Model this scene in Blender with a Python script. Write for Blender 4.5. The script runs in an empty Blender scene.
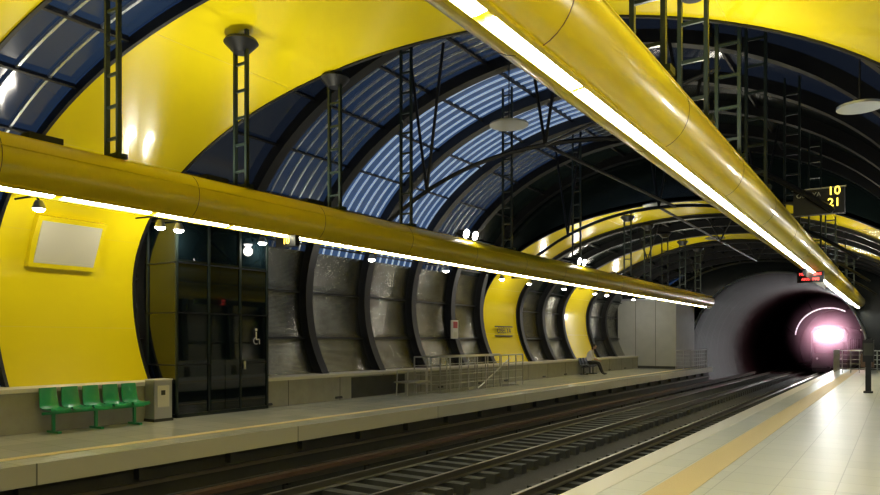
import bpy, bmesh, math, random
from mathutils import Vector, Matrix
random.seed(4)
S=bpy.context.scene
try:
    S.view_settings.view_transform='Standard'
    S.view_settings.look='None'
except Exception as e: print(e)
TH=math.atan(460/700); H=1.7
XC=-6.9; Z0=2.9
BT=3.7; BM=5.5   # upper semi-axis: normal vault / tall glazed middle bay

# ---------------- materials ----------------
def mat(name,col,rough=.5,metal=0,emit=None,es=0,bump=None,coat=0,noise=None,spec=.5):
    m=bpy.data.materials.new(name); m.use_nodes=True
    nt=m.node_tree; b=nt.nodes['Principled BSDF']
    b.inputs['Base Color'].default_value=(*col,1); b.inputs['Roughness'].default_value=rough
    b.inputs['Metallic'].default_value=metal; b.inputs['Coat Weight'].default_value=coat
    b.inputs['Specular IOR Level'].default_value=spec
    if emit:
        b.inputs['Emission Color'].default_value=(*emit,1); b.inputs['Emission Strength'].default_value=es
    tc=nt.nodes.new('ShaderNodeTexCoord')
    if noise:
        sc,amt=noise
        n=nt.nodes.new('ShaderNodeTexNoise'); n.inputs['Scale'].default_value=sc; n.inputs['Detail'].default_value=5
        nt.links.new(tc.outputs['Object'],n.inputs['Vector'])
        mx=nt.nodes.new('ShaderNodeMix'); mx.data_type='RGBA'
        mx.inputs[6].default_value=(*[c*(1-amt) for c in col],1); mx.inputs[7].default_value=(*[min(1,c*(1+amt)) for c in col],1)
        nt.links.new(n.outputs['Fac'],mx.inputs[0]); nt.links.new(mx.outputs[2],b.inputs['Base Color'])
    if bump:
        kind,sc,st=bump
        if kind=='noise':
            n=nt.nodes.new('ShaderNodeTexNoise'); n.inputs['Scale'].default_value=sc; o=n.outputs['Fac']
        else:
            n=nt.nodes.new('ShaderNodeTexWave'); n.inputs['Scale'].default_value=sc; n.bands_direction=kind; o=n.outputs['Fac']
        nt.links.new(tc.outputs['Object'],n.inputs['Vector'])
        bp=nt.nodes.new('ShaderNodeBump'); bp.inputs['Strength'].default_value=st; bp.inputs['Distance'].default_value=.02
        nt.links.new(o,bp.inputs['Height']); nt.links.new(bp.outputs['Normal'],b.inputs['Normal'])
    return m
def tiles(name,c1,c2,mortar,w,h,rough=.3,ms=.006):
    m=bpy.data.materials.new(name); m.use_nodes=True; nt=m.node_tree; b=nt.nodes['Principled BSDF']
    tc=nt.nodes.new('ShaderNodeTexCoord'); br=nt.nodes.new('ShaderNodeTexBrick')
    br.offset=0; br.inputs['Scale'].default_value=1; br.inputs['Brick Width'].default_value=w; br.inputs['Row Height'].default_value=h
    br.inputs['Mortar Size'].default_value=ms
    br.inputs['Color1'].default_value=(*c1,1); br.inputs['Color2'].default_value=(*c2,1); br.inputs['Mortar'].default_value=(*mortar,1)
    nt.links.new(tc.outputs['Object'],br.inputs['Vector']); nt.links.new(br.outputs['Color'],b.inputs['Base Color'])
    b.inputs['Roughness'].default_value=rough
    return m
YEL=mat('yellow_enamel',(.86,.70,.008),.2,coat=.5,noise=(.7,.05))
YELB=mat('yellow_beam_paint',(.78,.62,.012),.28,coat=.4,noise=(1.5,.10))
BLK=mat('black_steel',(.009,.010,.012),.45,metal=.3)
DKG=mat('dark_green_steel',(.014,.024,.021),.4,metal=.3)
GL0=mat('glass_glow_dim',(.006,.009,.015),.08,emit=(.025,.04,.08),es=.16)  # sky glow through the roof glazing is painted as emission, varied by bay
GL1=mat('glass_glow_blue',(.010,.019,.04),.1,emit=(.035,.07,.16),es=.26)
GL2=mat('glass_glow_bright',(.025,.05,.10),.12,emit=(.08,.16,.36),es=.36)
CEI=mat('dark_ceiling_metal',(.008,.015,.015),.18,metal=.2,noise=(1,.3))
CORR=mat('corrugated_metal',(.46,.46,.42),.22,metal=1,bump=('Z',9,.6),noise=(2,.45))
ALU=mat('aluminium',(.55,.6,.66),.3,metal=.8)
STREAK=mat('reflection_streak',(.7,.8,.92),.35,emit=(.5,.68,1),es=.36)
LED=mat('strip_tube',(1,1,.9),.5,emit=(1,.97,.74),es=42)
LEDB=mat('strip_tube_cool',(1,1,.9),.5,emit=(1,1,.88),es=34)
LAMP=mat('lamp_glass',(1,1,1),.5,emit=(1,.93,.85),es=40)
CONC=mat('concrete',(.33,.33,.29),.7,noise=(4,.2),bump=('noise',30,.2))
CONCL=mat('concrete_block',(.38,.39,.37),.7,noise=(2,.15))
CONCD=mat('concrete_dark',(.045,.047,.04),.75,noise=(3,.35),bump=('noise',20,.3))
LIP=tiles('edge_stone',(.50,.48,.35),(.36,.35,.28),(.12,.12,.1),.9,5,.5,.012)
FL_R=tiles('floor_tiles_right',(.62,.63,.57),(.56,.58,.52),(.38,.39,.36),.6,.6,.35)
FL_L=tiles('floor_tiles_left',(.52,.52,.44),(.44,.45,.39),(.30,.30,.26),.6,.6,.2)
TAC=mat('tactile_yellow',(.66,.52,.24),.5,bump=('noise',60,.3))
BAL=mat('ballast',(.045,.043,.035),.9,noise=(30,.6),bump=('noise',50,1))
RAIL=mat('rail_steel',(.26,.24,.19),.35,metal=.9)
RUST=mat('rust_cover',(.09,.05,.03),.5,noise=(6,.3))
GRN=mat('green_plastic',(.01,.30,.11),.3,coat=.3)
STEEL=mat('stainless',(.5,.5,.48),.3,metal=.9)
GLASSD=mat('lift_glass',(.003,.007,.009),.03,spec=.7)
TUN=mat('tunnel_lining',(.028,.021,.018),.65,noise=(1.5,.3),bump=('Y',1.2,.6))
WHT=mat('white_panel',(.72,.70,.62),.4)
CREAM=mat('cream_panel',(.62,.60,.46),.35)
RED=mat('red_print',(.45,.05,.05),.5)
AMB=mat('amber_leds',(1,.6,.05),.5,emit=(1,.75,.08),es=4)
REDL=mat('red_leds',(1,.1,.05),.5,emit=(1,.06,.05),es=4)

# ---------------- mesh builder ----------------
def P(f,o=0,b=None):
    c,sn=math.cos(f),math.sin(f)
    a=7.9 if c>0 else 7.6
    bb=(b or BT) if sn>0 else 5.4
    if c>0 and sn<0: return (XC+(a+o)*c**.2, Z0+(bb+o)*sn)
    return (XC+(a+o)*c, Z0+(bb+o)*sn)
class B:
    def __init__(s): s.v=[];s.f=[];s.m=[];s.mats=[]
    def mi(s,m):
        if m not in s.mats: s.mats.append(m)
        return s.mats.index(m)
    def add(s,vs,fs,m):
        k=len(s.v); s.v+= [tuple(v) for v in vs]; i=s.mi(m)
        for f in fs: s.f.append([a+k for a in f]); s.m.append(i)
    def box(s,x0,x1,y0,y1,z0,z1,m,M=None):
        vs=[Vector((x,y,z)) for z in (z0,z1) for y in (y0,y1) for x in (x0,x1)]
        if M: vs=[M@v for v in vs]
        s.add(vs,[(0,2,3,1),(4,5,7,6),(0,1,5,4),(2,6,7,3),(0,4,6,2),(1,3,7,5)],m)
    def cyl(s,p0,p1,r,m,n=10,r1=None,caps=True):
        p0=Vector(p0);p1=Vector(p1); r1=r if r1 is None else r1
        d=(p1-p0).normalized(); a=d.orthogonal().normalized(); b=d.cross(a)
        vs=[];
        for p,rr in ((p0,r),(p1,r1)):
            for i in range(n):
                t=2*math.pi*i/n; vs.append(p+a*math.cos(t)*rr+b*math.sin(t)*rr)
        fs=[(i,(i+1)%n,n+(i+1)%n,n+i) for i in range(n)]
        if caps: fs+= [tuple(range(n-1,-1,-1)),tuple(range(n,2*n))]
        s.add(vs,fs,m)
    def path(s,pts,r,m,n=8):
        for a,b in zip(pts[:-1],pts[1:]): s.cyl(a,b,r,m,n)
    def sph(s,c,r,m,n=12,sc=(1,1,1)):
        vs=[];fs=[];k=n//2
        for j in range(k+1):
            for i in range(n):
                a=math.pi*j/k;t=2*math.pi*i/n
                vs.append((c[0]+r*sc[0]*math.sin(a)*math.cos(t),c[1]+r*sc[1]*math.sin(a)*math.sin(t),c[2]+r*sc[2]*math.cos(a)))
        for j in range(k):
            for i in range(n):
                fs.append((j*n+i,(j+1)*n+i,(j+1)*n+(i+1)%n,j*n+(i+1)%n))
        s.add(vs,fs,m)
    def prism(s,pts,y0,y1,m,closed=True,caps=True):
        n=len(pts); vs=[(x,y0,z) for x,z in pts]+[(x,y1,z) for x,z in pts]
        fs=[(i,(i+1)%n,n+(i+1)%n,n+i) for i in range(n if closed else n-1)]
        if closed and caps: fs+=[tuple(range(n-1,-1,-1)),tuple(range(n,2*n))]
        s.add(vs,fs,m)
    def arch(s,f0,f1,o0,o1,y0,y1,m,n=48,b=None,b1=None):
        vs=[];fs=[]
        for i in range(n+1):
            f=math.radians(f0+(f1-f0)*i/n)
            a=P(f,o0,b);c=P(f,o1,b1 or b)
            vs+=[(a[0],y0,a[1]),(a[0],y1,a[1]),(c[0],y1,c[1]),(c[0],y0,c[1])]
        for i in range(n):
            k=4*i
            for j in range(4): fs.append((k+j,k+(j+1)%4,k+4+(j+1)%4,k+4+j))
        fs+=[(0,3,2,1),(4*n,4*n+1,4*n+2,4*n+3)]
        s.add(vs,fs,m)
    def obj(s,name,smooth=35,parent=None,bevel=0,loc=None):
        me=bpy.data.meshes.new(name); 
        me.from_pydata(s.v,[],s.f)
        for m in s.mats: me.materials.append(m)
        for p,i in zip(me.polygons,s.m): p.material_index=i
        bm=bmesh.new(); bm.from_mesh(me); bmesh.ops.recalc_face_normals(bm,faces=bm.faces); bm.to_mesh(me); bm.free()
        if smooth:
            for p in me.polygons: p.use_smooth=True
            me.set_sharp_from_angle(angle=math.radians(smooth))
        o=bpy.data.objects.new(name,me); S.collection.objects.link(o)
        if bevel:
            md=o.modifiers.new('bev','BEVEL'); md.width=bevel; md.segments=2; md.limit_method='ANGLE'
        if parent: o.parent=parent
        if loc: o.location=loc
        return o
F0,F1=-32.4,212.4
def bof(y): return BM if 9.4<y<25.3 else BT
def ceil_z(x,y):
    f=math.acos(max(-1,min(1,(x-XC)/(7.9 if x>XC else 7.6)))); return Z0+bof(y)*math.sin(f)
def light(name,kind,loc,e,col=(1,1,1),size=.2,rot=None,spot=None,parent=None):
    l=bpy.data.lights.new(name,kind); l.energy=e; l.color=col
    if kind=='AREA': l.size=size
    else: l.shadow_soft_size=size
    if spot: l.spot_size=math.radians(spot); l.spot_blend=.6
    o=bpy.data.objects.new(name,l); o.location=loc
    if rot: o.rotation_euler=rot
    S.collection.objects.link(o)
    if parent: o.parent=parent
    return o

# ---------------- vault ----------------
END=47
bands=[(2.1,5.0),(6.5,9.4),(25.3,28.3),(33.7,36.7)]
for i,(a,b) in enumerate(bands):
    q=B(); q.arch(F0,F1,0,.12,a,b,YEL,96)
    for f in (20,50,80,110,140,165,190): q.arch(f-.08,f+.08,-.003,.01,a+.01,b-.01,YELB,1)
    q.arch(F0,F1,-.03,.14,a-.06,a,BLK,96); q.arch(F0,F1,-.03,.14,b,b+.06,BLK,96)
    q.obj('yellow_arch_band')
secs=[(-6,2.04),(5.06,6.44),(9.46,25.24),(28.36,33.64),(36.76,END)]
q=B(); g=B()
for (a,b) in secs:
    bb=bof((a+b)/2)
    q.arch(F0,14,.16,.22,a,b,CORR,16,bb); q.arch(166,F1,.16,.22,a,b,CORR,16,bb)
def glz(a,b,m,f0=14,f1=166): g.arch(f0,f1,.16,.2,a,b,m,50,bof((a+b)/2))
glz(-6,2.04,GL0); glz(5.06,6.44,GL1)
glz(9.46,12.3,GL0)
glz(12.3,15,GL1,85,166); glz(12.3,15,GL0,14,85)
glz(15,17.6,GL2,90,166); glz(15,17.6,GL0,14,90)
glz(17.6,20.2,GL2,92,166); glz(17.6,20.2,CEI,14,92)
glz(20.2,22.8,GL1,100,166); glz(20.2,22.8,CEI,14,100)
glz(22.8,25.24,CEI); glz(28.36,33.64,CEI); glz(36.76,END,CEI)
# gables closing the tall bay against the lower bands
for y in (9.40,25.24): g.arch(1,179,.02,.2,y,y+.06,CEI,60,BT,BM)
q.obj('wall_panels'); g.obj('ceiling')
r=B()
ribs=[-5,-2.4,.2,9.75,12.3,14.95,17.6,20.2,22.8,25.0,28.6,31,33.4,37,39.6,42.2,44.8]
for y in ribs: r.arch(F0,F1,-.12,.18,y-.14,y+.14,BLK,80,bof(y))
for (a,b) in secs:
    tall=bof((a+b)/2)==BM
    for f in (178,192,164,152,140,127,114,101,88,75,62,50,38,26,14,0,-14):
        if tall and f in (75,50,38,14): continue
        r.arch(f-.22,f+.22,.06,.17,a,b,BLK,1,bof((a+b)/2))
for y in [5.5,6.0]: r.arch(24,156,.1,.165,y-.02,y+.02,ALU,40)
for k in range(36):  # thin pale strips imitate lamp reflections on the roof glass
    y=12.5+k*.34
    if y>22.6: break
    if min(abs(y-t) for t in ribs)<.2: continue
    r.arch(88,166,.12,.165,y-.022,y+.022,STREAK if 14.9<y<20.3 else ALU,40,BM)
r.obj('vault_frame')

# end wall with portal
PX,PZ,PR=-6.5,.9,4.95
e=B(); N=96; vs=[];fs=[]
for i in range(N):
    t=2*math.pi*i/N; co,si=math.cos(t),math.sin(t)
    vs+=[(PX+PR*co,END,PZ+PR*si),(PX+8.7*co,END,max(-1.4,PZ+ (6.3 if si>0 else 4.9)*si)),(PX+PR*co,END+.4,PZ+PR*si)]
for i in range(N):
    j=(i+1)%N; fs+=[(3*i,3*j,3*j+1,3*i+1),(3*i,3*i+2,3*j+2,3*j)]
e.add(vs,fs,CEI); e.obj('wall_end')
t_=B(); pts=[(PX+PR*math.cos(a),END-.08,PZ+PR*math.sin(a)) for a in [math.radians(-12+204*i/60) for i in range(61)]]
t_.path(pts,.06,ALU,8); t_.obj('portal_rim_trim')
tu=B()
vs=[];fs=[];n=64
ys=[END+.4+i*1.0 for i in range(0,60)]
for k,y in enumerate(ys):
    for i in range(n):
        a=2*math.pi*i/n; rr=PR-(.12 if k%2 else 0)
        vs.append((PX+rr*math.cos(a),y,max(-1.35,PZ+rr*math.sin(a))))
for k in range(len(ys)-1):
    for i in range(n): fs.append((k*n+i,k*n+(i+1)%n,(k+1)*n+(i+1)%n,(k+1)*n+i))
fs.append(tuple(range((len(ys)-1)*n,len(ys)*n)))
tu.add(vs,fs,TUN); tu.obj('tunnel')
for y,ee,cc in [(53,22,(1,.72,.6)),(58.5,28,(1,.6,.55))]:  # fixtures and point lights added to warm the dark tunnel lining
    q=B(); q.box(PX+4.35,PX+4.75,y-.15,y+.15,2.4,2.55,BLK); q.sph((PX+4.4,y,2.36),.05,WHT,10); o=q.obj('tunnel_fill_fixture',0)
    light('fill_light','POINT',(PX+4.2,y,2.3),ee,cc,.05,parent=o)
w=B(); w.arch(F0,F1,-7,.2,-6.3,-6.05,CONCD,48); w.obj('wall_back')

# ---------------- beams ----------------
BZ=H+2.05; BR=.33
def beam(x,f0,f1,yend,ledm):
    q=B(); n=36
    q.prism([(x+BR*math.cos(2*math.pi*i/n),BZ+BR*math.sin(2*math.pi*i/n)) for i in range(n)],-5,yend,YELB)
    y=-4
    while y<yend:
        q.prism([(x+(BR+.003)*math.cos(2*math.pi*i/n),BZ+(BR+.003)*math.sin(2*math.pi*i/n)) for i in range(n)],y-.004,y+.004,RUST); y+=2.6
    a0,a1=math.radians(f0),math.radians(f1); d=math.radians(5)
    def pt(a,o): return (x+(BR+o)*math.cos(a),BZ+(BR+o)*math.sin(a))
    q.prism([pt(a0-d,-.02),pt(a0-d,.035),pt(a0,.035),pt(a0,-.02)],-5,yend,YELB)
    q.prism([pt(a1,-.02),pt(a1,.03),pt(a1+d,.03),pt(a1+d,-.02)],-5,yend,YELB)
    y=-4.5; 
    while y<yend-1.3:
        q.prism([pt(a0,.0),pt(a0,.018),pt(a1,.018),pt(a1,.0)],y,y+1.18,ledm); y+=1.3
    for aa in (20,60,120,160):
        q.cyl((pt(math.radians(aa),0)[0],-5,pt(math.radians(aa),0)[1]),(pt(math.radians(aa),0)[0],yend,pt(math.radians(aa),0)[1]),.010,YELB,6)
    return q.obj('light_beam')
beam(-8.6,-78,-64,39.3,LED)
beam(-1.89,-87,-73,44,LEDB)
def hanger(x,y,w=.13,bowl=True):
    zt=ceil_z(x,y)+.05
    q=B()
    for s in (-w,w): q.box(x+s-.022,x+s+.022,y-.03,y+.03,BZ+BR-.06,zt,DKG)
    z=BZ+BR+.25
    while z<zt-.2: q.box(x-w,x+w,y-.018,y+.018,z-.018,z+.018,DKG); z+=.42
    q.box(x-w-.08,x+w+.08,y-.08,y+.08,BZ+BR-.03,BZ+BR+.03,DKG)
    if bowl:
        zb=min(zt-.22,BZ+2.7)
        q.cyl((x,y,zb-.16),(x,y,zb),.12,BLK,20,.27); q.cyl((x,y,zb),(x,y,zb+.05),.27,BLK,20,.24)
    q.obj('beam_hanger')
for i,y in enumerate([5.3,7.43,9.6,11.8,16.3,21,26,28.5,31,34,37]): hanger(-8.6,y,bowl=(y<10 or y>25))
for i,y in enumerate([3.2,6.27,7.91,9.77,11.9,16.3,21,26,31,37]): hanger(-1.89,y,.14,bowl=(y<11))
# ties
q=B()
def tie(Y):
    pts=[]
    zf=lambda t:H+2.1+1.85*(1-abs(2*t-1)**2.2)
    for i in range(25):
        t=i/24; pts.append((-10.9+10.0*t,Y,zf(t)))
    q.path(pts,.05,BLK,8)
    for xx in (-8.9,-6,-3.2):
        zz=zf((xx+10.9)/10)
        for dx in (-.45,.45):
            q.cyl((xx,Y,zz),(xx+dx,Y,ceil_z(xx+dx,Y)),.035,BLK,6)
for Y in (13,21,29.5,38): tie(Y)
q.cyl((-6,13,H+3.95),(-5.5,20.9,H+3.9),.04,BLK); q.cyl((-6,21,H+3.95),(-6,29.4,H+3.95),.04,BLK); q.cyl((-6,29.5,H+3.95),(-6,38,H+3.95),.04,BLK)
q.cyl((-6,13,H+3.95),(-2,9.77,H+3.6),.03,BLK)
q.obj('roof_tie_truss')
for (x,y,z,rr) in [(-6.4,12.2,H+4.2,.38),(-.42,10.2,H+2.9,.26),(-6.4,22,H+4.2,.38),(-6.4,30.5,H+4.2,.38)]:
    q=B(); q.cyl((x,y,z),(x,y,z+.03),rr,ALU,32); q.cyl((x,y,z+.03),(x,y,z+.1),rr*.3,BLK,16)
    q.cyl((x,y,z+.1),(x,y,ceil_z(x,y)+.1),.012,BLK,6); q.obj('ceiling_reflector_disc')

# ---------------- floors/platforms ----------------
PL,PRt=-9.94,-3.1
q=B()
sx0,sx1,sy0,sy1=-13.1,-12.2,18.6,24.2
for (a,b,c_,d) in [(-14.7,PL,-6,sy0),(-14.7,PL,sy1,46.5),(-14.7,sx0,sy0,sy1),(sx1,PL,sy0,sy1)]:
    q.box(a,b,c_,d,-.3,0,FL_L)
q.box(PL-.02,PL+.02,-6,46.5,-.3,0,LIP)
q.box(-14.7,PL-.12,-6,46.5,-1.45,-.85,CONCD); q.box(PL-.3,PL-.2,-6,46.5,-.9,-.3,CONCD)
q.box(PL-.75,PL-.55,-6,46.5,.0,.006,TAC)
q.box(PL-.16,PL-.1,-6,46.5,-.62,-.56,RAIL)
y=-6
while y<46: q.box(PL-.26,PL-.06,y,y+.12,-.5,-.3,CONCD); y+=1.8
q.obj('platform',0)
q=B(); q.box(PRt,1.6,-6,46.5,-.3,0,FL_R); q.box(PRt+.3,1.6,-6,46.5,-1.45,-.3,CONCD)
q.box(PRt-.02,PRt+.3,-6,46.5,-.25,.005,WHT)
q.box(-2.36,-1.94,-6,46.5,0,.008,TAC)
q.obj('platform',0)
q=B(); q.box(-14.7,1.6,-6,END+60,-1.6,-1.3,BAL); q.obj('floor',0)
q=B()
for i in range(8):
    q.box(sx0,sx1,sy1-.35-i*.3-.3,sy1-.35-i*.3,-.17*(i+1)-.17,-.17*(i+1),CONC)
q.obj('stairs',0)
for cx in (-8.3,-4.75):
    q=B()
    for s in (-.76,.76):
        x=cx+s
        q.prism([(x-.07,-1.1),(x-.07,-1.085),(x-.012,-1.06),(x-.012,-.99),(x-.036,-.975),(x-.036,-.94),(x+.036,-.94),(x+.036,-.975),(x+.012,-.99),(x+.012,-1.06),(x+.07,-1.085),(x+.07,-1.1)],-6,100,RAIL)
    y=-5.8
    while y<70: q.box(cx-1.25,cx+1.25,y,y+.25,-1.3,-1.1,CONCD); y+=.62
    q.obj('railway_track',0)
q=B()
for x in (-9.62,):
    q.box(x-.09,x+.09,-6,60,-.86,-.78,RUST); q.box(x-.09,x-.07,-6,60,-1.0,-.8,RUST); q.box(x-.035,x+.035,-6,60,-.98,-.88,RAIL)
    y=-5
    while y<60: q.box(x-.12,x-.06,y,y+.08,-1.3,-.8,CONCD); q.box(x-.06,x+.04,y,y+.08,-1.02,-.98,BLK); y+=2.4
q.obj('third_rail',0)

# wall ledge (left)
LX=-13.22
q=B(); 
q.box(-14.5,LX-.03,-6,9.5,0,.74,CONC); q.box(-14.5,LX,-6,9.5,.74,.82,WHT)
q.box(-14.5,LX-.03,12.25,42,0,.66,CONC); q.box(-14.5,LX,12.25,42,.66,.74,WHT)
q.box(LX-.04,LX-.02,15.5,18.1,.02,.62,CONCD)
for k in range(24):
    yy=-5+k*2
    if not 9<yy<12.3: q.box(LX-.035,LX-.025,yy,yy+.015,0,.7,BLK)
q.obj('baseboard_left',0,bevel=.01)
q=B(); q.box(.7,1.5,-6,46,0,.75,CONC); q.obj('baseboard_right',0)
q=B(); q.box(-14.5,-11,42,46.4,0,4.1,CONCL); q.box(-14.5,-10.95,41.95,42,0,.15,CONCD); q.box(-14.5,-10.9,41.9,46.4,4.1,4.2,ALU)
for x in (-13.4,-12.2): q.box(x-.01,x+.01,41.99,42,.15,4.1,CONCD)
o=q.obj('service_room_block',0)
light('block_lamp','POINT',(-12,39.8,3.0),24,(1,1,.95),.1,parent=o)

# ---------------- lift ----------------
q=B(); X0,X1,Y0,Y1,ZT=-14.3,-13.12,9.55,12.2,4.45
q.box(X0+.05,X1-.03,Y0+.03,Y1-.03,.08,ZT-.05,GLASSD)
q.box(X0,X1,Y0,Y1,0,.08,DKG); q.box(X0,X1,Y0,Y1,ZT-.1,ZT,BLK)
for (x,y) in [(X0+.1,Y0),(X1-.05,Y0),(X1-.05,Y1-.05),(X1-.05,Y0+.85),(X1-.05,Y0+1.75)]: q.box(x,x+.05,y,y+.05,0,ZT,DKG)
for z in (1.15,2.3,3.4): 
    q.box(X1-.03,X1,Y0,Y1,z-.015,z+.015,BLK); q.box(X0+.1,X1,Y0-.0,Y0+.03,z-.015,z+.015,BLK)
q.box(X1-.02,X1+.005,Y0+.92,Y0+1.3,.1,2.28,GLASSD); q.box(X1-.02,X1+.005,Y0+1.32,Y0+1.72,.1,2.28,GLASSD)
q.box(X1,X1+.02,Y0+1.86,Y0+1.92,1.0,1.2,STEEL)
cy=Y0+2.25
q.cyl((X1,cy,1.95),(X1+.01,cy,1.95),.035,WHT,12); q.box(X1,X1+.01,cy-.015,cy+.015,1.72,1.9,WHT); q.box(X1,X1+.01,cy-.01,cy+.1,1.70,1.73,WHT); q.box(X1,X1+.01,cy+.09,cy+.115,1.6,1.72,WHT)
for k in range(9):
    a0=math.radians(100+k*22); a1=math.radians(122+k*22); q.cyl((X1+.005,cy+.08*math.cos(a0),1.68+.08*math.sin(a0)),(X1+.005,cy+.08*math.cos(a1),1.68+.08*math.sin(a1)),.009,WHT,6)
q.obj('glass_lift',0)

# ---------------- bench, cabinet, wall box ----------------
def seat(q,cy,cx,m):
    prof=[(.24,.40),(.22,.44),(.10,.425),(-.05,.42),(-.15,.44),(-.20,.52),(-.23,.66),(-.25,.82)]
    n=6; vs=[];fs=[]
    for o in (0,-.02):
        for j,(px,pz) in enumerate(prof):
            for i in range(n+1):
                t=i/n*2-1; wdt=.18*(1-.15*(j/7)**3)
                vs.append((cx+px+ (0.03*t*t if j>4 else 0)+(o if j>4 else 0),cy+t*wdt,pz+(.03*t*t if j<=4 else 0)+(o if j<=4 else 0)))
    L=(n+1)*len(prof)
    for j in range(len(prof)-1):
        for i in range(n):
            a=j*(n+1)+i; fs+=[(a,a+1,a+n+2,a+n+1),(L+a,L+a+n+1,L+a+n+2,L+a+1)]
    for j in range(len(prof)-1):
        for i in (0,n):
            a=j*(n+1)+i; fs.append((a,a+n+1,L+a+n+1,L+a))
    for i in range(n):
        fs.append((i,i+1,L+i+1,L+i)); a=(len(prof)-1)*(n+1)+i; fs.append((a,a+1,L+a+1,L+a))
    q.add(vs,fs,m)
def bench(y0,nst,cx,m,pitch=.41):
    q=B()
    for i in range(nst): seat(q,y0+.2+i*pitch,cx,m)
    L=nst*pitch
    q.box(cx-.05,cx+.0,y0,y0+L,.34,.39,m)
    for k in range(nst):
        y=y0+.2+k*pitch
        q.box(cx-.06,cx+.04,y-.03,y+.03,.38,.42,m)
        if k%2==0 or k==nst-1:
            q.box(cx-.05,cx,y-.025,y+.025,.03,.36,m); q.box(cx-.2,cx+.2,y-.03,y+.03,0,.04,m)
    return q.obj('platform_bench',50)
bench(6.62,5,-12.92,GRN,.405)
bench(32.4,4,-12.95,DKG)
q=B(); q.box(-13.2,-12.88,8.85,9.27,.05,.85,STEEL); q.box(-13.21,-12.86,8.83,9.29,0,.06,CONCD); q.box(-12.88,-12.87,8.92,9.2,.3,.75,WHT); q.box(-12.87,-12.865,9.0,9.1,.55,.65,CONCD); q.box(-13.2,-12.87,8.84,9.28,.85,.88,WHT)
q.obj('ticket_cabinet',0,bevel=.01)
q=B()
def onwall(f,o): return P(math.radians(f),o)
q.prism([onwall(176,.02),onwall(176,-.16),onwall(168,-.16),onwall(160,-.16),onwall(160,.02)],7.05,8.45,YEL)
q.prism([onwall(174.6,-.15),onwall(174.6,-.18),onwall(161.4,-.18),onwall(161.4,-.15)],7.14,8.36,CREAM)
q.obj('wall_light_box',0)

for i,(y,e_) in enumerate([(6.54,50),(9.0,40),(9.45,25),(11.8,25),(16,24),(20,24),(24,30),(26.4,55),(30,22),(33.9,55),(35.6,50),(40,25)]):
    q=B(); x=-12.9; z=H+2.4
    q.cyl((x,y,z-.05),(x,y,z+.1),.12,STEEL,20,.06); q.sph((x,y,z-.05),.10,LAMP,16,(1,1,.6))
    q.path([(x,y,z+.1),(x-.1,y,z+.2),(-13.75,y,z+.22)],.02,BLK,8)
    o=q.obj('right_fill_lamp')
    light('fill_light','POINT',(x,y,z-.22),e_,(1,.93,.78),.12,parent=o)
for y,e_ in [(-1.5,35),(2.5,35),(6,35),(10,35),(14.5,30),(20,30),(26.8,40),(35,40)]:  # unseen lamps added to brighten the right beam and platform
    q=B(); x=.2; z=H+2.3
    q.cyl((x,y,z-.05),(x,y,z+.1),.12,STEEL,20,.06); q.sph((x,y,z-.05),.10,LAMP,16,(1,1,.6))
    q.path([(x,y,z+.1),(x+.1,y,z+.2),(.6,y,z+.22)],.02,BLK,8)
    o=q.obj('right_fill_lamp')
    light('fill_light','POINT',(x,y,z-.22),e_,(1,.95,.84),.12,parent=o)
for y in (14.0,20.8):
    q=B()
    for dy in (-.2,.2):
        q.cyl((-8.55,y+dy,H+2.5),(-8.35,y+dy,H+2.45),.07,BLK,16,.11); q.cyl((-8.35,y+dy,H+2.45),(-8.33,y+dy,H+2.445),.10,LAMP,16)
    q.box(-8.62,-8.58,y-.25,y+.25,H+2.35,H+2.5,BLK); q.obj('floodlight')
for x in (-8.6,-1.89):  # housings and area lights added to brighten the yellow roof bands
    for y in (1.5,4.4,6.9,9.0,24.6,27,32.8,35.2):
        q=B(); q.box(x-.1,x+.1,y-.2,y+.2,BZ+BR-.02,BZ+BR+.06,BLK); q.box(x-.08,x+.08,y-.18,y+.18,BZ+BR+.06,BZ+BR+.065,WHT); o=q.obj('band_fill_fixture')
        light('band_fill_light','AREA',(x,y,BZ+BR+.09),36,(1,.95,.75),.25,(math.pi,0,0),parent=o)
# ---------------- signs ----------------
def text(body,loc,size,m,rot,parent):
    cu=bpy.data.curves.new('txt','FONT'); cu.body=body; cu.size=size; cu.extrude=.002; cu.materials.append(m); cu.align_x='CENTER'; cu.align_y='CENTER'
    o=bpy.data.objects.new('lettering',cu); o.location=loc; o.rotation_euler=rot; S.collection.objects.link(o); o.parent=parent
R90=(math.pi/2,0,0)
q=B(); q.box(-1.5,-.75,13.1,13.25,H+2.08,H+2.5,BLK); q.box(-1.52,-.73,13.08,13.1,H+2.49,H+2.51,STEEL); q.box(-1.89,-1.5,13.15,13.2,H+2.3,H+2.34,BLK); q.box(-1.9,-1.86,13.15,13.2,H+2.1,H+2.6,BLK)
o=q.obj('departure_display',0); text('10\n21',(-.90,13.08,H+2.34),.19,AMB,R90,o); text('OBELYA',(-1.27,13.08,H+2.4),.1,CREAM,R90,o)
q=B(); q.box(-8.75,-8.3,8.3,8.4,H+1.55,H+1.73,BLK); q.box(-8.55,-8.5,8.33,8.37,H+1.7,H+1.8,BLK); o=q.obj('clock_display',0); text('10',(-8.5,8.29,H+1.64),.15,AMB,R90,o)
q=B(); q.box(-1.93,-1.87,18.6,23.6,H+1.55,H+1.73,BLK); q.box(-1.86,-1.85,18.6,23.6,H+1.5,H+1.7,BLK)
q.box(-2.2,-1.6,20,20.12,H+1.46,H+1.74,BLK); o=q.obj('led_message_board',0)
text('METRO LINE',(-1.9,19.98,H+1.67),.09,REDL,R90,o); text('ARRIVING',(-1.9,19.98,H+1.54),.09,REDL,R90,o)
q=B(); q.box(-14.32,-14.3,26,27.6,H+.15,H+.2,BLK); q.box(-14.32,-14.3,26,27.6,H+.55,H+.6,BLK); o=q.obj('station_name_sign',0)
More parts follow.
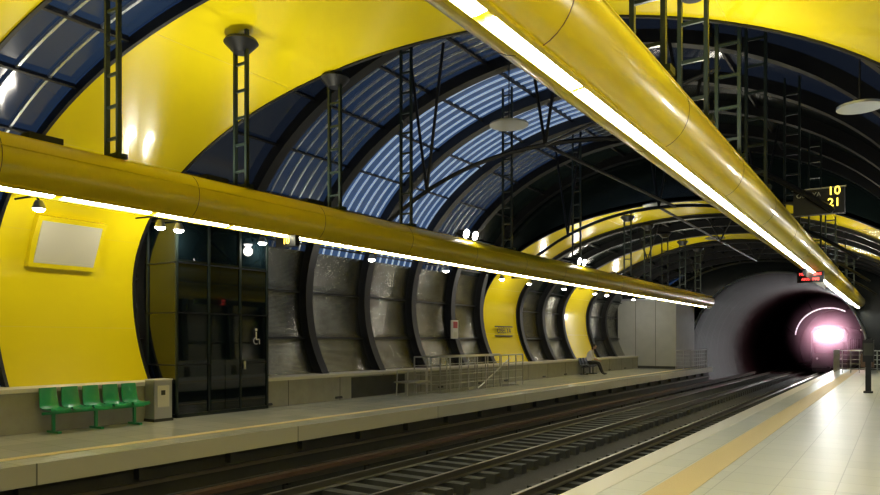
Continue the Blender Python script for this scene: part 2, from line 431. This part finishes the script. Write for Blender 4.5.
text('OBELYA',(-14.29,26.8,H+.4),.35,BLK,(math.pi/2,0,math.pi/2),o)
q=B(); q.box(-14.2,-14.12,22.35,22.75,1.75,2.45,WHT); q.box(-14.12,-14.11,22.4,22.7,2.15,2.4,RED); q.box(-14.12,-14.115,22.42,22.68,1.8,2.0,CREAM); q.obj('wall_poster',0)

# ---------------- railings ----------------
def rail(q,pts,h=1.05,m=STEEL,infill=3,post=.9):
    for a,b in zip(pts[:-1],pts[1:]):
        a=Vector((*a,0));b=Vector((*b,0)); n=max(1,round((b-a).length/post))
        for k in range(n+1):
            p=a.lerp(b,k/n); q.cyl(p,p+Vector((0,0,h)),.022,m,8)
        for j in range(infill+1):
            z=h-j*h/(infill+1); q.cyl(a+Vector((0,0,z)),b+Vector((0,0,z)),.022 if j==0 else .012,m,8)
q=B(); rail(q,[(-13.15,18.5),(-12.15,18.5),(-12.15,24.3)],1.15,STEEL,3,.6); rail(q,[(-13.15,24.3),(-13.15,18.5)],1.15,STEEL,3,.9)
q.cyl((-12.7,24.3,1.0),(-12.7,20.5,-.6),.025,STEEL)
for k in range(7): q.cyl((-12.7,24.2-k*.6,1.0-k*.25),(-12.7,24.2-k*.6,-.2-k*.3),.015,STEEL)
q.obj('stair_railing')
q=B(); 
for x in (-12.9,-12.5): 
    q.path([(x,17.2,0),(x,17.25,.75),(x,18.2,.75),(x,18.25,0)],.02,STEEL)
q.box(-13,-12.4,17.2,18.3,.38,.42,STEEL); q.obj('luggage_stand')
q=B(); rail(q,[(-10.9,41.6),(-10.05,41.6),(-10.05,45.5)],1.1,STEEL,4,.5); q.obj('platform_end_railing')
q=B(); rail(q,[(-2.9,42),(-.2,42)],1.15,STEEL,4,.4); rail(q,[(-2.9,42),(-2.9,46)],1.15,STEEL,4,.6); q.box(-1.7,-1.1,41.9,41.95,.3,1.0,RUST); q.obj('platform_end_railing')
q=B(); q.box(-.98,-.72,26.2,26.5,0,.06,BLK); q.box(-.93,-.77,26.27,26.43,.06,1.75,BLK); q.box(-1.0,-.7,26.2,26.5,1.0,1.7,BLK); q.box(-.98,-.72,26.19,26.2,1.2,1.6,CONCD); q.obj('help_point_post',0)

# ---------------- train ----------------
emp=bpy.data.objects.new('metro_train',None); S.collection.objects.link(emp)
TB=mat('train_body',(.03,.03,.033),.4,metal=.3); TW=mat('train_window',(.01,.01,.015),.08); TL=mat('train_headlight',(1,1,1),.4,emit=(1,.92,.96),es=110)
tx=-4.75; TY=64
q=B()
sec=lambda w,z0,z1:[(tx-w,z0),(tx-w,z1-.5),(tx-w+.25,z1-.12),(tx-w+.7,z1),(tx+w-.7,z1),(tx+w-.25,z1-.12),(tx+w,z1-.5),(tx+w,z0)]
a=sec(1.35,-.6,2.85); b=sec(1.25,-.5,2.7)
q.prism(a,TY+.6,TY+22,TB)
n=8; vs=[(x,TY+.6,z) for x,z in a]+[(x,TY if z<1 else TY+.22,z) for x,z in b]
q.add(vs,[(i,(i+1)%n,n+(i+1)%n,n+i) for i in range(n)]+[tuple(range(n,2*n))],TB)
q.obj('body',30,emp)
q=B(); q.box(tx-1.05,tx+1.05,TY+.02,TY+.3,.65,1.5,TW)
for s in (-1,1): 
    for k in range(6): q.box(tx+s*1.36-.01,tx+s*1.36+.01,TY+1.5+k*3.2,TY+3.5+k*3.2,.9,1.8,TW)
q.obj('windows',0,emp)
q=B()
for s in (-.5,.0,.5): q.cyl((tx+s,TY+.0,2.12),(tx+s,TY+.25,2.12),.42,TL,24)
for s in (-.85,.85): q.cyl((tx+s,TY-.03,.2),(tx+s,TY+.1,.2),.08,STEEL,24)
q.obj('headlights',0,emp)
q=B(); q.box(tx-1.2,tx+1.2,TY+.1,TY+.5,-.85,-.5,BLK); q.cyl((tx,TY-.3,-.5),(tx,TY+.3,-.5),.12,BLK)
for k in range(6):
    for s in (-.76,.76): q.cyl((tx+s-.06,TY+2+k*3,-.5),(tx+s+.06,TY+2+k*3,-.5),.42,BLK,20)
q.obj('undercarriage',30,emp)
light('headlight_spot','SPOT',(tx,TY-.4,2.2),500,(1,.75,.85),.25,(math.radians(-86),0,0),60,parent=emp)
light('pink_glow_fill','POINT',(tx,TY-1.0,2.2),230,(1,.22,.38),.3,parent=emp)  # pink point light added to tint the tunnel walls and bloom
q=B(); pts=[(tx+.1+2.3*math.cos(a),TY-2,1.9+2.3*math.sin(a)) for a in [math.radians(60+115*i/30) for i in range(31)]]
TR=mat('tunnel_highlight_glow',(1,1,1),.4,emit=(1,.7,.85),es=.8)  # glowing arc painted in as a highlight on the tunnel lining
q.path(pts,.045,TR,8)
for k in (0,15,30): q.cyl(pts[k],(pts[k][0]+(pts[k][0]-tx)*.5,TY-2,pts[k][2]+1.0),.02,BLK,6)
q.obj('tunnel_highlight_arc')
# scattering volume added to imitate the headlight glare, densest at the lamps
vm=bpy.data.materials.new('headlight_bloom'); vm.use_nodes=True; nt=vm.node_tree; nt.nodes.clear()
ou=nt.nodes.new('ShaderNodeOutputMaterial'); vs_=nt.nodes.new('ShaderNodeVolumeScatter'); vs_.inputs['Color'].default_value=(1,.5,.66,1)
tc=nt.nodes.new('ShaderNodeTexCoord'); vd=nt.nodes.new('ShaderNodeVectorMath'); vd.operation='DISTANCE'; vd.inputs[1].default_value=(tx,TY-.3,2.1)
mr=nt.nodes.new('ShaderNodeMapRange'); mr.inputs['From Min'].default_value=.2; mr.inputs['From Max'].default_value=3.4; mr.inputs['To Min'].default_value=1; mr.inputs['To Max'].default_value=0
pw=nt.nodes.new('ShaderNodeMath'); pw.operation='POWER'; pw.inputs[1].default_value=2.2
ml=nt.nodes.new('ShaderNodeMath'); ml.operation='MULTIPLY'; ml.inputs[1].default_value=.45
nt.links.new(tc.outputs['Object'],vd.inputs[0]); nt.links.new(vd.outputs['Value'],mr.inputs['Value']); nt.links.new(mr.outputs[0],pw.inputs[0]); nt.links.new(pw.outputs[0],ml.inputs[0]); nt.links.new(ml.outputs[0],vs_.inputs['Density'])
nt.links.new(vs_.outputs[0],ou.inputs['Volume'])
q=B(); q.prism([(PX+4.7*math.cos(math.radians(a)),max(-.85,PZ+4.7*math.sin(math.radians(a)))) for a in range(-22,203,8)],TY-3.7,TY-.1,vm); q.obj('headlight_bloom_volume')

# ---------------- person ----------------
SKIN=mat('skin',(.55,.33,.23),.5); SHIRT=mat('white_shirt',(.85,.82,.84),.8); TROU=mat('dark_trousers',(.012,.012,.016),.8); HAIR=mat('dark_hair',(.015,.01,.008),.6); SHOE=mat('shoe',(.02,.02,.02),.4)
pe=bpy.data.objects.new('seated_person',None); S.collection.objects.link(pe)
def skinned(name,verts,edges,rad,parent,root=0,sub=2):
    me=bpy.data.meshes.new(name); me.from_pydata(verts,edges,[]); o=bpy.data.objects.new(name,me); S.collection.objects.link(o)
    md=o.modifiers.new('sk','SKIN'); md.use_smooth_shade=True
    for i,sv in enumerate(me.skin_vertices[0].data):
        rr=rad[i]; sv.radius=rr if isinstance(rr,tuple) else (rr,rr); sv.use_root=(i==root)
    s=o.modifiers.new('sb','SUBSURF'); s.levels=sub; s.render_levels=sub
    dg=bpy.context.evaluated_depsgraph_get(); m2=bpy.data.meshes.new_from_object(o.evaluated_get(dg))
    o.modifiers.clear(); o.data=m2
    for p_ in m2.polygons: p_.use_smooth=True
    o.parent=parent; return o
V=[(0,0,.56),(.03,0,.72),(.10,0,.90),(.16,0,1.04),(.20,0,1.12),(.23,0,1.19)]
Rr=[(.14,.17),(.12,.15),(.13,.17),(.10,.13),(.05,.055),(.048,.05)]
E=[(0,1),(1,2),(2,3),(3,4),(4,5)]
def chain(start,pts,rs):
    k=start
    for p_,r_ in zip(pts,rs): V.append(p_);Rr.append(r_);E.append((k,len(V)-1));k=len(V)-1
for s in (-1,1):
    chain(0,[(.08,s*.10,.53),(.28,s*.12,.54),(.47,s*.13,.52),(.55,s*.13,.30),(.64,s*.13,.10),(.70,s*.14,.05),(.82,s*.15,.035)],[.09,.085,.068,.058,.042,.04,.032])
    chain(3,[(.15,s*.15,1.03),(.16,s*.20,.98),(.22,s*.24,.78),(.36,s*.17,.68),(.44,s*.11,.66)],[.07,.055,.043,.035,.026])
bo=skinned('body',V,E,Rr,pe)
bo.data.materials.clear()
for m in (SHIRT,TROU,SKIN,SHOE): bo.data.materials.append(m)
for p_ in bo.data.polygons:
    c_=p_.center
    if c_.z>1.1: i=2
    elif c_.z<.11: i=3
    elif c_.z<.63: i=1
    elif c_.x>.30: i=2
    else: i=0
    p_.material_index=i
for s in (-1,1):
    w=Vector((.44,s*.11,.66))
    hv=[tuple(w),(w.x+.05,w.y-s*.01,w.z-.005)]; o=skinned('palm',hv+[(w.x+.085,w.y-s*.01,w.z-.02)],[(0,1),(1,2)],[(.024,.018),(.036,.014),(.034,.013)],pe,0,1); o.data.materials.append(SKIN)
    for k,L in enumerate([.062,.07,.066,.052]):
        y=w.y-s*.01+(k-1.5)*.019*s
        o=skinned('finger',[(w.x+.075,y,w.z-.015),(w.x+.09+L*.4,y,w.z-.025),(w.x+.085+L*.75,y,w.z-.045),(w.x+.07+L,y,w.z-.07)],[(0,1),(1,2),(2,3)],[.0085,.008,.0075,.006],pe,0,1); o.data.materials.append(SKIN)
    o=skinned('thumb',[(w.x+.03,w.y-s*.03,w.z),(w.x+.06,w.y-s*.055,w.z-.01),(w.x+.085,w.y-s*.055,w.z-.025)],[(0,1),(1,2)],[.011,.0095,.008],pe,0,1); o.data.materials.append(SKIN)
q=B(); hc=(.27,0,1.28)
q.sph(hc,.1,SKIN,24,(.95,.78,1.2)); q.sph((hc[0]+.03,0,hc[2]-.06),.06,SKIN,16,(1,.85,.9))
q.cyl((hc[0]+.085,0,hc[2]+.02),(hc[0]+.118,0,hc[2]-.02),.008,SKIN,8,.016); q.sph((hc[0]+.083,0,hc[2]-.055),.02,mat('lips',(.4,.12,.1),.5),10,(.5,1.1,.35))
for s in (-1,1):
    q.sph((hc[0]+.083,s*.03,hc[2]+.01),.011,WHT,10); q.sph((hc[0]+.092,s*.03,hc[2]+.01),.005,BLK,8); q.sph((hc[0]-.005,s*.08,hc[2]-.005),.022,SKIN,10,(.7,.4,1.3))
q.sph((hc[0]-.02,0,hc[2]+.03),.105,HAIR,24,(.98,.86,1.08)); q.sph((hc[0]-.07,0,hc[2]-.08),.06,HAIR,16,(.8,1.1,1.7))
q.obj('head',60,pe)
pe.location=(-12.9,33.0,0); pe.rotation_euler=(0,0,math.radians(10)); pe.scale=(1.08,1.08,1.08)

# ---------------- world, camera ----------------
W=bpy.data.worlds.new('dusk'); S.world=W; W.use_nodes=True
W.node_tree.nodes['Background'].inputs[0].default_value=(.02,.05,.14,1); W.node_tree.nodes['Background'].inputs[1].default_value=.5
cam=bpy.data.cameras.new('camera'); co=bpy.data.objects.new('camera',cam); S.collection.objects.link(co)
co.location=(0,0,H); co.rotation_euler=(math.pi/2,0,TH); cam.sensor_width=36; cam.lens=700/880*36; cam.shift_y=92.5/880; cam.clip_end=300; cam.clip_start=.05
S.camera=co
